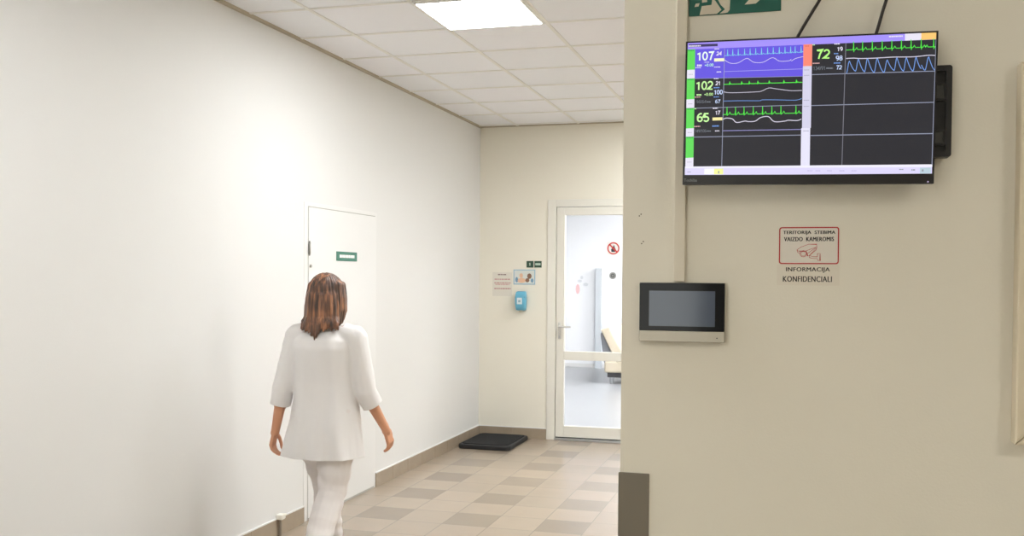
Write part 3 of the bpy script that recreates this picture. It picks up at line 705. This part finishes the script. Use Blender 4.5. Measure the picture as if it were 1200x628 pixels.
trace(smooth_line(Z2([(290, 85), (340, 90), (480, 85), (515, 80), (555, 63), (600, 68), (680, 78), (745, 77)])), wt)
trace(smooth_line(Z2([(290, 137), (400, 135), (500, 135), (520, 130), (600, 130), (700, 132), (730, 128), (745, 122)])), bl)
trace(ecg(850, 134.2, 944.4, 132.4, [854.6, 865, 875.3, 886.5, 897.7, 908.8, 919.6, 937.4], 8.8, 1.4, 4.6, 2.6), gt, .85)
trace(smooth_line(Z2([(290, 240), (310, 233), (345, 238), (370, 258), (420, 250), (440, 253), (480, 250), (510, 230), (555, 225), (590, 253), (650, 250), (670, 245), (720, 247), (745, 238)])), wt, .9)
trace(Z2([(290, 305), (745, 297)]), lv)
trace(ecg(995, 58.8, 1095.5, 55.2, [1003.4, 1013.6, 1024.7, 1035.9, 1046.7, 1057.5, 1068.3, 1079.5, 1082.2, 1093.3], 9.6, 2.6, 4.6, 2.4), gt, .85)
trace(smooth_line(Z3([(345, 243), (400, 240), (450, 243), (560, 240), (680, 233), (800, 232), (860, 228), (930, 220), (975, 222)])), wt, .9)
pl = [(350, 350), (370, 260), (415, 335), (435, 245), (480, 340), (500, 240), (548, 345), (570, 238), (618, 345), (640, 252), (690, 330), (708, 235), (755, 335), (775, 235), (822, 335), (843, 232), (880, 318)]
def pleth(L):
    P = []
    for (a, b_), (c, d) in zip(L, L[1:]):
        for k in range(6):
            t_ = k/6; P.append((a+(c-a)*t_, b_+(d-b_)*(t_*t_*(3-2*t_) if d < b_ else (1-(1-t_)**1.6))))
    return Z3(P+[L[-1]])
trace(pleth(pl), bl, .8); trace(pleth([(880, 290), (905, 330), (930, 230), (975, 330)]), bl, .8)
# numbers
lg = em('number_pale_green', 206, 255, 168); lw_ = em('number_white', 240, 255, 244); wb = em('number_blue_white', 206, 222, 255); gy_ = em('number_grey', 124, 130, 140)
def arc(cx, cz, rx, rz, a0, a1, n=10): return [(cx+rx*math.cos(math.radians(a0+(a1-a0)*k/n)), cz+rz*math.sin(math.radians(a0+(a1-a0)*k/n))) for k in range(n+1)]
DIG = {                                            # strokes in a box 0..0.6 wide, 0..1 high
 '0': [arc(.3, .5, .24, .44, 90, 450, 24)], '1': [[(.10, .74), (.24, .80), (.36, .94), (.36, .0)]],
 '2': [arc(.3, .68, .23, .26, 165, -35, 12)+[(.06, .06), (.56, .06)]], '3': [arc(.29, .71, .21, .23, 160, -90, 12), arc(.29, .27, .24, .22, 90, -160, 12)],
 '4': [[(.44, .0), (.44, .94), (.04, .30), (.58, .30)]], '5': [[(.52, .93), (.14, .93), (.09, .50)]+arc(.29, .31, .24, .26, 130, -150, 14)],
 '6': [arc(.3, .31, .23, .25, 90, 450, 18), arc(.42, .50, .36, .44, 78, 205, 10)], '7': [[(.05, .93), (.55, .93), (.36, .52), (.24, .0)]],
 '8': [arc(.3, .71, .20, .22, 90, 450, 18), arc(.3, .28, .24, .23, 90, 450, 18)], '9': [arc(.3, .66, .23, .27, 90, 450, 18), arc(.18, .47, .36, .42, -85, 25, 10)],
 '/': [[(.05, .0), (.30, 1.0)]], '+': [[(.06, .45), (.54, .45)], [(.3, .21), (.3, .69)]], '.': [[(.08, .07), (.22, .07)]]}
ADV = {'/': .36, '.': .32}
def num(name, body, x0, x1, y0, y1, m, bold=.05):
    a, c = scr(x0, y1), scr(x1, y0); mx, mz = scr((x0+x1)/2, (y0+y1)/2)
    wd, ht = c[0]-a[0], (y1-y0)*.00183
    tot = sum(ADV.get(ch, .66) for ch in body)-.06; x = 0; bm = B(); k = wd/tot; st = (.19 if bold >= .05 else .11)
    for n, ch in enumerate(body):
        for stroke in DIG[ch]: ribbon(bm, [(mx-wd/2+(x+p[0])*k, mz-ht/2+p[1]*ht) for p in stroke], st*min(k, ht*.9), -.0011-.00001*(n % 2))
        x += ADV.get(ch, .66)
    return sub(name, bm, m, screen)
num('pulse_number', '107', 816, 837.3, 60.6, 71, lw_); num('pulse_number', '102', 815.4, 837, 95, 105.5, lg); num('pulse_number', '65', 817.8, 833, 132.2, 143, lg); num('pulse_number', '72', 960.2, 976.4, 58, 69, em('number_green', 186, 255, 134))
num('breathing_number', '24', 840.8, 847, 60.4, 65.2, wht); num('breathing_number', '21', 840.4, 846.2, 95, 100, wht); num('breathing_number', '17', 840.3, 846.2, 129.6, 134.4, wht); num('breathing_number', '19', 984.4, 991, 55, 60, wht)
num('oxygen_number', '100', 838.2, 849, 105.2, 110.8, wb); num('oxygen_number', '98', 983.2, 991, 65.2, 71, wb)
num('oxygen_number', '67', 840.2, 846.2, 116.6, 121, wb); num('oxygen_number', '72', 983.8, 990.4, 76.6, 81.5, wb)
num('pressure_number', '98/64', 816.6, 829, 117.2, 121, gy_, .03); num('pressure_number', '149/106', 815.2, 829.5, 151.4, 155.3, gy_, .03); num('pressure_number', '134/91', 956.8, 971.5, 77.6, 82.2, gy_, .03)
num('offset_number', '+0.00', 826.2, 837.2, 74.6, 78, em('number_mint', 196, 252, 222), .05); num('offset_number', '+0.00', 826.2, 837.2, 108.8, 112.2, lg, .05)
for q in ((816.8, 823, 76.8, 2.2, 0, 5), (815, 822, 79.4, .9, 0, 5), (838.2, 844, 57.6, 1.1, -.03, 5), (838, 845.6, 78.7, .9, -.03, 5), (841.2, 846.8, 84.4, 1.2, -.03, 5), (838, 844, 92.2, 1.1, -.03, 5), (837.2, 843.4, 126.9, 1.2, -.03, 5), (840.4, 846, 153.4, 1.2, -.03, 5), (981.2, 988, 51.7, 1.3, -.03, 5), (826, 832, 73, .7, 0, 5)): sub('small_caption', dashes(B(), *q), wht, screen)
for q in ((816.8, 823, 111.2, 1.8, 0, 5), (956, 958.6, 52.7, 1.2, 0, 5), (814.6, 816.6, 127.4, 1.0, 0, 5)): sub('small_caption', dashes(B(), *q), lg, screen)
for q in ((814.4, 822, 113.9, .9, -.03, 5), (814.4, 822, 148.2, 1.2, -.03, 5), (956.4, 964.4, 74.3, 1.2, -.03, 5)): sub('small_caption', dashes(B(), *q), em('caption_pink', 226, 176, 176), screen)
for q in ((838, 845, 102.8, 1.2, -.03, 5), (838, 845, 113.6, 1, -.03, 5), (837, 845, 147.7, 1.6, -.03, 5), (981, 986, 63, 1.2, -.03, 5), (981, 989, 74, 1.3, -.03, 5)): sub('small_caption', dashes(B(), *q), em('caption_blue', 116, 160, 232), screen)
for q in ((829.6, 834.5, 119.4, 1.2, 0, 5), (830, 835.5, 153.6, 1.2, 0, 5), (972.4, 980, 80, 1.6, 0, 5)): sub('small_caption', dashes(B(), *q), gy_, screen)
ye = em('alarm_yellow', 255, 252, 206)
sz('alarm_field', quad(838, 850.2, 68.6, 68.2, 72.2, 71.8), ye, 4); sz('alarm_field', quad(837, 849.2, 137.7, 137.4, 141.2, 140.9), em('alarm_yellow_pale', 250, 240, 168), 4)

# mount and cables behind the monitor
mb = thing('wall_mount', (.19, YM, 1.827), 'black slotted mounting box showing past the right side of the monitor', 'bracket')
BX0, BX1, BZ0, BZ1 = -.05, .3235, 1.8275, 2.0255
b = B(); ring_xz(b, round_rect(BX0, BX1, BZ0, BZ1, .006), round_rect(BX0+.05, BX1-.012, BZ0+.012, BZ1-.012, .003), 2.327, .0325)
obj('rim', b, black_plastic, mb)
obj('back_plate', box(B(), BX0+.04, BX1-.01, 2.337, 2.3595, BZ0+.01, BZ1-.01), mat('mount_dark', rgb(22, 21, 21), .45), mb)
b = B()
for z0, z1 in ((1.853, 1.888), (1.950, 1.990)):
    ring_xz(b, round_rect(BX1-.042, BX1-.012, z0, z1, .002), round_rect(BX1-.037, BX1-.016, z0+.005, z1-.005, .001), 2.329, .009)
box(b, BX1-.05, BX1-.042, 2.328, 2.337, BZ0+.01, BZ1-.01)
obj('slot_frame', b, black_plastic, mb)
for z0, z1 in ((1.858, 1.883), (1.955, 1.985)): obj('slot_pad', box(B(), BX1-.037, BX1-.016, 2.333, 2.338, z0, z1), mat('slot_grey', rgb(72, 72, 68), .5), mb)
def cable(pts, label):
    P = smooth_line([(p[0], p[1]) for p in pts], 6)
    tag(obj('power_cable', tube(B(), [(x, 2.345-.012*math.cos((z-2.0)*1.2), z) for x, z in P], .0036), mat('cable_black', rgb(34, 26, 24), .5), smooth=True), label, 'cable')
cable([(-.03, 2.02), (-.014, 2.07), (.003, 2.11), (.032, 2.16), (.053, 2.197), (.10, 2.30), (.16, 2.50), (.19, 2.75), (.195, 3.03)], 'left one of two black cables rising above the monitor')
cable([(.150, 2.02), (.158, 2.07), (.170, 2.112), (.180, 2.15), (.192, 2.197), (.205, 2.30), (.22, 2.50), (.225, 2.75), (.225, 3.03)], 'right one of two black cables, more upright, above the monitor')

# ------------------------------------------------------------------ person
PX, PY = -2.375, 4.76
pe = thing('person', (PX, PY, 0), 'person in white tunic and trousers walking away down the corridor', 'person')
V = Vector
skin = mat('skin', rgb(206, 150, 118), .5); linen = mat('white_tunic_cloth', rgb(232, 229, 228), .85, bump=.15, bscale=500); trous = mat('white_trouser_cloth', rgb(230, 224, 222), .85, bump=.15, bscale=500)
J = dict(pelvis=V((0, 0, .84)), neck=V((0, .015, 1.31)), head=V((0, .03, 1.455)),
         shR=V((.165, .0, 1.235)), elR=V((.212, .03, .955)), wrR=V((.285, .135, .745)),
         shL=V((-.165, 0, 1.235)), elL=V((-.222, -.05, .955)), wrL=V((-.275, -.035, .735)),
         hipR=V((.08, 0, .80)), knR=V((.07, -.06, .43)), anR=V((.065, -.27, .11)),
         hipL=V((-.08, 0, .80)), knL=V((-.065, .14, .45)), anL=V((-.06, .20, .085)))
def ell_rings(spec, n=40, p=2.3):
    R = []
    for z, cx, cy, hx, hy in spec:
        ring = []
        for i in range(n):
            a = 2*math.pi*i/n; c, s = math.cos(a), math.sin(a)
            ring.append((cx+hx*math.copysign(abs(c)**(2/p), c), cy+hy*math.copysign(abs(s)**(2/p), s), z))
        R.append(ring)
    return R
def hand(bm, wr, d, nrm, side):
    """Palm, four curled fingers and a thumb; d along the forearm, nrm the palm's facing, side towards the thumb."""
    d = d.normalized(); nrm = (nrm-d*nrm.dot(d)).normalized(); side = (side-d*side.dot(d)-nrm*side.dot(nrm)).normalized()
    chain(bm, [wr-d*.02, wr+d*.015], [.023, .024])
    for k in (-1.2, -.4, .4, 1.2): capsule(bm, wr+d*.012+side*k*.010, wr+d*.078+side*k*.0190, .0125, .0105)
    for k, L in ((1.25, .064), (.42, .073), (-.42, .068), (-1.25, .052)):
        p = wr+d*.080+side*k*.0200; a = .25; P = [p]
        for q, l in ((.28, .45), (.42, .32), (.40, .26)):
            a += q; p = p+(d*math.cos(a)+nrm*math.sin(a))*L*l; P.append(p)
        chain(bm, P, [.0086, .0076, .0068, .0058])
    p = wr+d*.022+side*.026; P = [p]
    for l, (cd, cs, cn) in ((.036, (.70, .60, .35)), (.030, (.88, .28, .35)), (.025, (.95, .05, .32))):
        p = p+(d*cd+side*cs+nrm*cn).normalized()*l; P.append(p)
    chain(bm, P, [.0125, .0105, .0092, .0075])
bm = B()
loft(bm, ell_rings([(.70, 0, 0, .10, .09), (.80, 0, -.005, .165, .115), (.86, 0, -.005, .165, .11), (.95, 0, .0, .135, .095), (1.03, 0, .0, .125, .09), (1.14, 0, .0, .150, .105), (1.21, 0, -.005, .158, .095), (1.265, 0, -.005, .11, .07), (1.285, 0, 0, .06, .055)]))
chain(bm, [(0, -.005, 1.24), J['neck'], (0, .025, 1.39)], [.062, .054, .052])
ball(bm, (0, .022, 1.475), (.073, .092, .088)); ball(bm, (0, .055, 1.425), (.058, .062, .075)); capsule(bm, (0, .085, 1.375), (0, .08, 1.38), .026, .026)
capsule(bm, (0, .108, 1.462), (0, .124, 1.437), .008, .012); ball(bm, (-.009, .118, 1.436), (.007, .008, .006)); ball(bm, (.009, .118, 1.436), (.007, .008, .006))
capsule(bm, (-.03, .098, 1.478), (.03, .098, 1.478), .011, .011); ball(bm, (0, .108, 1.406), (.021, .010, .0055)); ball(bm, (0, .107, 1.397), (.018, .010, .006))
for s in (-1, 1):
    ball(bm, (s*.074, .02, 1.452), (.010, .020, .031)); ball(bm, (s*.036, .088, 1.430), (.02, .016, .018))
for s in 'RL':
    chain(bm, [J['sh'+s]-V((.04 if s == 'R' else -.04, 0, -.01)), J['sh'+s], J['el'+s], J['wr'+s]], [.06, .052, .036, .023])
    fm_ = (J['el'+s]+J['wr'+s]*.6)/1.6; capsule(bm, J['el'+s], fm_, .036, .034)
    sg = 1 if s == 'R' else -1
    hand(bm, J['wr'+s], (J['wr'+s]-J['el'+s]).normalized()+V((0, -.12, -.25)), V((-sg, 0.1, 0)), V((0, 1, .1)))
    chain(bm, [J['hip'+s], J['kn'+s], J['an'+s]], [.088, .052, .036])
    a, k = J['an'+s], J['kn'+s]; cf = k.lerp(a, .3)+V((0, -.018, 0)); capsule(bm, k, cf, .05, .05); capsule(bm, cf, a, .05, .034)
# feet: planted front foot, back foot raised on its toes
capsule(bm, J['anL']+V((0, -.02, -.035)), J['anL']+V((-.005, .12, -.062)), .036, .024)
capsule(bm, J['anR']+V((0, -.03, -.02)), V((.068, -.155, .026)), .034, .026)
body_me = bake(bm, [('REMESH', dict(mode='VOXEL', voxel_size=.0036, use_smooth_shade=True)), ('SMOOTH', dict(factor=.5, iterations=4))])
obj('body', body_me, skin, pe, local=True, smooth=True)
for s in (-1, 1):
    e_ = obj('eye', ball(B(), (s*.031, .0965, 1.459), (.0135, .0085, .0075)), mat('eye_white', rgb(225, 222, 216), .2), pe, local=True, smooth=True)
    sub('iris', ball(B(), (s*.031, .1035, 1.459), (.0052, .0022, .0052)), mat('iris_brown', rgb(70, 48, 36), .2), e_, True)
    obj('eyebrow', tube(B(), [(s*.014, .112, 1.476), (s*.030, .110, 1.480), (s*.046, .098, 1.476)], [.0028, .0032, .0018]), mat('brow_brown', rgb(92, 66, 50), .6), pe, local=True, smooth=True)
def cloth(bm, cuts, voxel, it, fold):
    me = bake(bm, [('REMESH', dict(mode='VOXEL', voxel_size=voxel, use_smooth_shade=True)), ('SMOOTH', dict(factor=.6, iterations=it))])
    b = B(); b.from_mesh(me); bpy.data.meshes.remove(me); b.normal_update()
    for v in b.verts: v.co += v.normal*fold(v.co)
    for p, n, rr in cuts:                              # clean hem, neck and cuff edges
        flat = abs(n.z) > .99
        fs = [f for f in b.faces if all((v.co-p).length < rr and (flat or ((v.co-p)-n*(v.co-p).dot(n)).length < .067) for v in f.verts)]
        es = {e for f in fs for e in f.edges}; vs = {v for f in fs for v in f.verts}
        bmesh.ops.bisect_plane(b, geom=fs+list(es)+list(vs), dist=1e-5, plane_co=p, plane_no=n, clear_outer=True)
    return bake(b, [('SOLIDIFY', dict(thickness=.0035, offset=-1)), ('SMOOTH', dict(factor=.3, iterations=1))])
# tunic
bm = B()
loft(bm, ell_rings([(.555, -.005, -.015, .235, .165), (.60, -.005, -.012, .231, .162), (.70, -.003, -.008, .214, .152), (.80, 0, -.008, .192, .140), (.90, 0, -.004, .172, .128), (1.0, 0, 0, .162, .120), (1.10, 0, -.002, .166, .120), (1.18, 0, -.006, .172, .118), (1.225, 0, -.006, .165, .105), (1.258, 0, -.004, .125, .085), (1.285, 0, .0, .082, .07), (1.305, 0, .006, .068, .062)]))
cuts = [(V((0, 0, .612)), V((0.0, 0, -1)), .32), (V((0, .006, 1.298)), V((0, 0, 1)), .12)]
for s in 'RL':
    sg = 1 if s == 'R' else -1
    a, e, wv = J['sh'+s], J['el'+s], J['wr'+s]; c = e.lerp(wv, .36); dn = (wv-e).normalized()
    chain(bm, [a-V((.05*sg, 0, -.012)), a+V((0, 0, .0))], [.065, .066]); chain(bm, [a, e+V((sg*.004, 0, 0)), c+dn*.03], [.066, .056, .055])
    cuts.append((c, dn, .11))
def tunic_fold(p):
    f = noise.noise(V((p.x*9, p.y*9, p.z*2.2))) * .016
    f += noise.noise(V((p.x*22+5, p.y*22, p.z*7))) * .004
    f += .008*math.sin(math.atan2(p.y, p.x)*9+p.z*3) * max(0, min(1, (1.0-p.z)/.4)) * (1 if abs(p.x) < .25 else 0)
    if abs(p.x) > .19 and p.z > .8: f = f*.35 + .0028*noise.noise(V((p.x*10, p.y*16, p.z*26)))
    return f
obj('tunic', cloth(bm, cuts, .006, 6, tunic_fold), linen, pe, local=True, smooth=True)
cl = B(); loft(cl, ell_rings([(1.282, 0, .004, .072, .066), (1.300, 0, .006, .070, .065), (1.318, 0, .010, .064, .060), (1.320, 0, .010, .060, .056), (1.300, 0, .006, .064, .058), (1.282, 0, .004, .064, .058)], n=40, p=2), cap=False)
obj('collar', cl, linen, pe, local=True, smooth=True)
# trousers
bm = B()
loft(bm, ell_rings([(.64, 0, -.012, .120, .090), (.69, 0, -.01, .165, .118), (.76, 0, -.008, .182, .132), (.86, 0, -.006, .176, .122), (.93, 0, 0, .15, .108)]))
tc = []
for s in 'RL':
    h, k, a = J['hip'+s], J['kn'+s], J['an'+s]; e = k.lerp(a, .96); dn = (a-k).normalized()
    chain(bm, [h+V((0, 0, -.04)), h.lerp(k, .5)+V((0, -.008, 0)), k], [.108, .098, .076]); chain(bm, [k, k.lerp(a, .4)+V((0, -.012, 0)), e+dn*.03], [.076, .074, .064]); tc.append((e, dn, .12))
def trouser_fold(p):
    f = noise.noise(V((p.x*8, p.y*8, p.z*9+3))) * .005
    return f+.004*math.sin(p.z*70+p.x*18+3*noise.noise(p*6))*max(0, 1-abs(p.z-.50)/.16)+.003*math.sin(p.z*95+p.x*25)*max(0, 1-abs(p.z-.2)/.15)
obj('trousers', cloth(bm, tc, .006, 5, trouser_fold), trous, pe, local=True, smooth=True)
# shoes
def shoe(parts):
    b = B()
    for q in parts: capsule(b, *q)
    return bake(b, [('REMESH', dict(mode='VOXEL', voxel_size=.005, use_smooth_shade=True)), ('SMOOTH', dict(factor=.5, iterations=4))])
sh_m = mat('white_shoe', rgb(225, 224, 222), .5)
aL, aR = J['anL'], J['anR']
obj('shoe', shoe([(aL+V((0, -.035, -.045)), aL+V((-.004, .06, -.047)), .040, .038), (aL+V((-.004, .06, -.047)), aL+V((-.006, .135, -.057)), .038, .028), (aL+V((0, -.02, -.03)), aL+V((0, -.015, .0)), .04, .042)]), sh_m, pe, local=True, smooth=True)
obj('shoe', shoe([(aR+V((0, -.045, -.01)), aR+V((.003, .05, -.055)), .040, .038), (aR+V((.003, .05, -.055)), V((.070, -.130, .030)), .038, .030), (aR+V((0, -.02, -.015)), aR+V((0, -.015, .012)), .04, .042)]), sh_m, pe, local=True, smooth=True)
# hair: shoulder-length, with wisps at the ends
def hair_material():
    m = bpy.data.materials.new('auburn_hair'); m.use_nodes = True; nt = m.node_tree; N = nt.nodes; L = nt.links
    b = N['Principled BSDF']; tc = N.new('ShaderNodeTexCoord'); mp = N.new('ShaderNodeMapping'); mp.inputs['Scale'].default_value = (60, 60, 5)
    n = N.new('ShaderNodeTexNoise'); n.inputs['Scale'].default_value = 1; n.inputs['Detail'].default_value = 5
    n2 = N.new('ShaderNodeTexNoise'); n2.inputs['Scale'].default_value = 14; n2.inputs['Detail'].default_value = 1
    L.new(tc.outputs['Object'], mp.inputs[0]); L.new(mp.outputs[0], n.inputs['Vector']); L.new(tc.outputs['Object'], n2.inputs['Vector'])
    ad = N.new('ShaderNodeMath'); ad.operation = 'MULTIPLY_ADD'; L.new(n2.outputs['Fac'], ad.inputs[0]); ad.inputs[1].default_value = .3; L.new(n.outputs['Fac'], ad.inputs[2])
    r = N.new('ShaderNodeValToRGB'); e = r.color_ramp.elements
    e[0].position = .50; e[0].color = rgb(62, 46, 38); e[1].position = .86; e[1].color = rgb(182, 124, 86)
    k = e.new(.68); k.color = rgb(112, 78, 60)
    L.new(ad.outputs[0], r.inputs['Fac']); L.new(r.outputs['Color'], b.inputs['Base Color']); b.inputs['Roughness'].default_value = .42
    bp = N.new('ShaderNodeBump'); bp.inputs['Strength'].default_value = .5; bp.inputs['Distance'].default_value = .004
    L.new(n.outputs['Fac'], bp.inputs['Height']); L.new(bp.outputs['Normal'], b.inputs['Normal']); return m
bm = B()
ball(bm, (0, .005, 1.486), (.089, .097, .089))
loft(bm, ell_rings([(1.30, 0, -.050, .092, .046), (1.34, 0, -.044, .099, .060), (1.40, 0, -.030, .100, .072), (1.46, 0, -.012, .096, .085), (1.52, 0, .0, .075, .075)], p=2))
for s in (-1, 1):
    for y0, zb in ((.036, 1.335), (.018, 1.322), (.0, 1.312), (-.02, 1.305)):
        chain(bm, [(s*.074, y0, 1.51), (s*.084, y0, 1.44), (s*.086, y0-.003, 1.38), (s*.082, y0-.010, zb)], [.020, .022, .021, .013])
random.seed(3)
for i in range(70):
    q = i/69; a = math.pi*(1.0+q); x, y = .090*math.cos(a), -.045+.050*math.sin(a)
    L = random.uniform(.030, .062)+.055*math.exp(-((q-.42)/.16)**2)*random.uniform(.5, 1.1); z0 = 1.335
    out_ = .018*max(0, abs(x)-.055)/.035*(1 if x > 0 else 1.3)
    pts = [V((x, y, z0)), V((x+math.copysign(out_*.4, x)+random.uniform(-.007, .007), y-.012, z0-L*.5)), V((x*random.uniform(.85, 1.0)+math.copysign(out_, x)+random.uniform(-.008, .008), y-.012-random.uniform(0, .014), z0-L))]
    chain(bm, pts, [.013, .009, .0032])
hm = bake(bm, [('REMESH', dict(mode='VOXEL', voxel_size=.004, use_smooth_shade=True)), ('SMOOTH', dict(factor=.5, iterations=2))])
b = B(); b.from_mesh(hm); bpy.data.meshes.remove(hm); b.normal_update()
dead = [v for v in b.verts if v.co.y > .062 and 1.34 < v.co.z < 1.515 and abs(v.co.x) < .066]
for v in b.verts:
    a = math.atan2(v.co.y, v.co.x); v.co += v.normal*(.005*noise.noise(V((a*11, v.co.z*4, 0)))+.005*noise.noise(V((a*5, v.co.z*3, 4))))
hme = bpy.data.meshes.new('hair'); b.to_mesh(hme); b.free()
obj('hair', hme, hair_material(), pe, local=True, smooth=True)
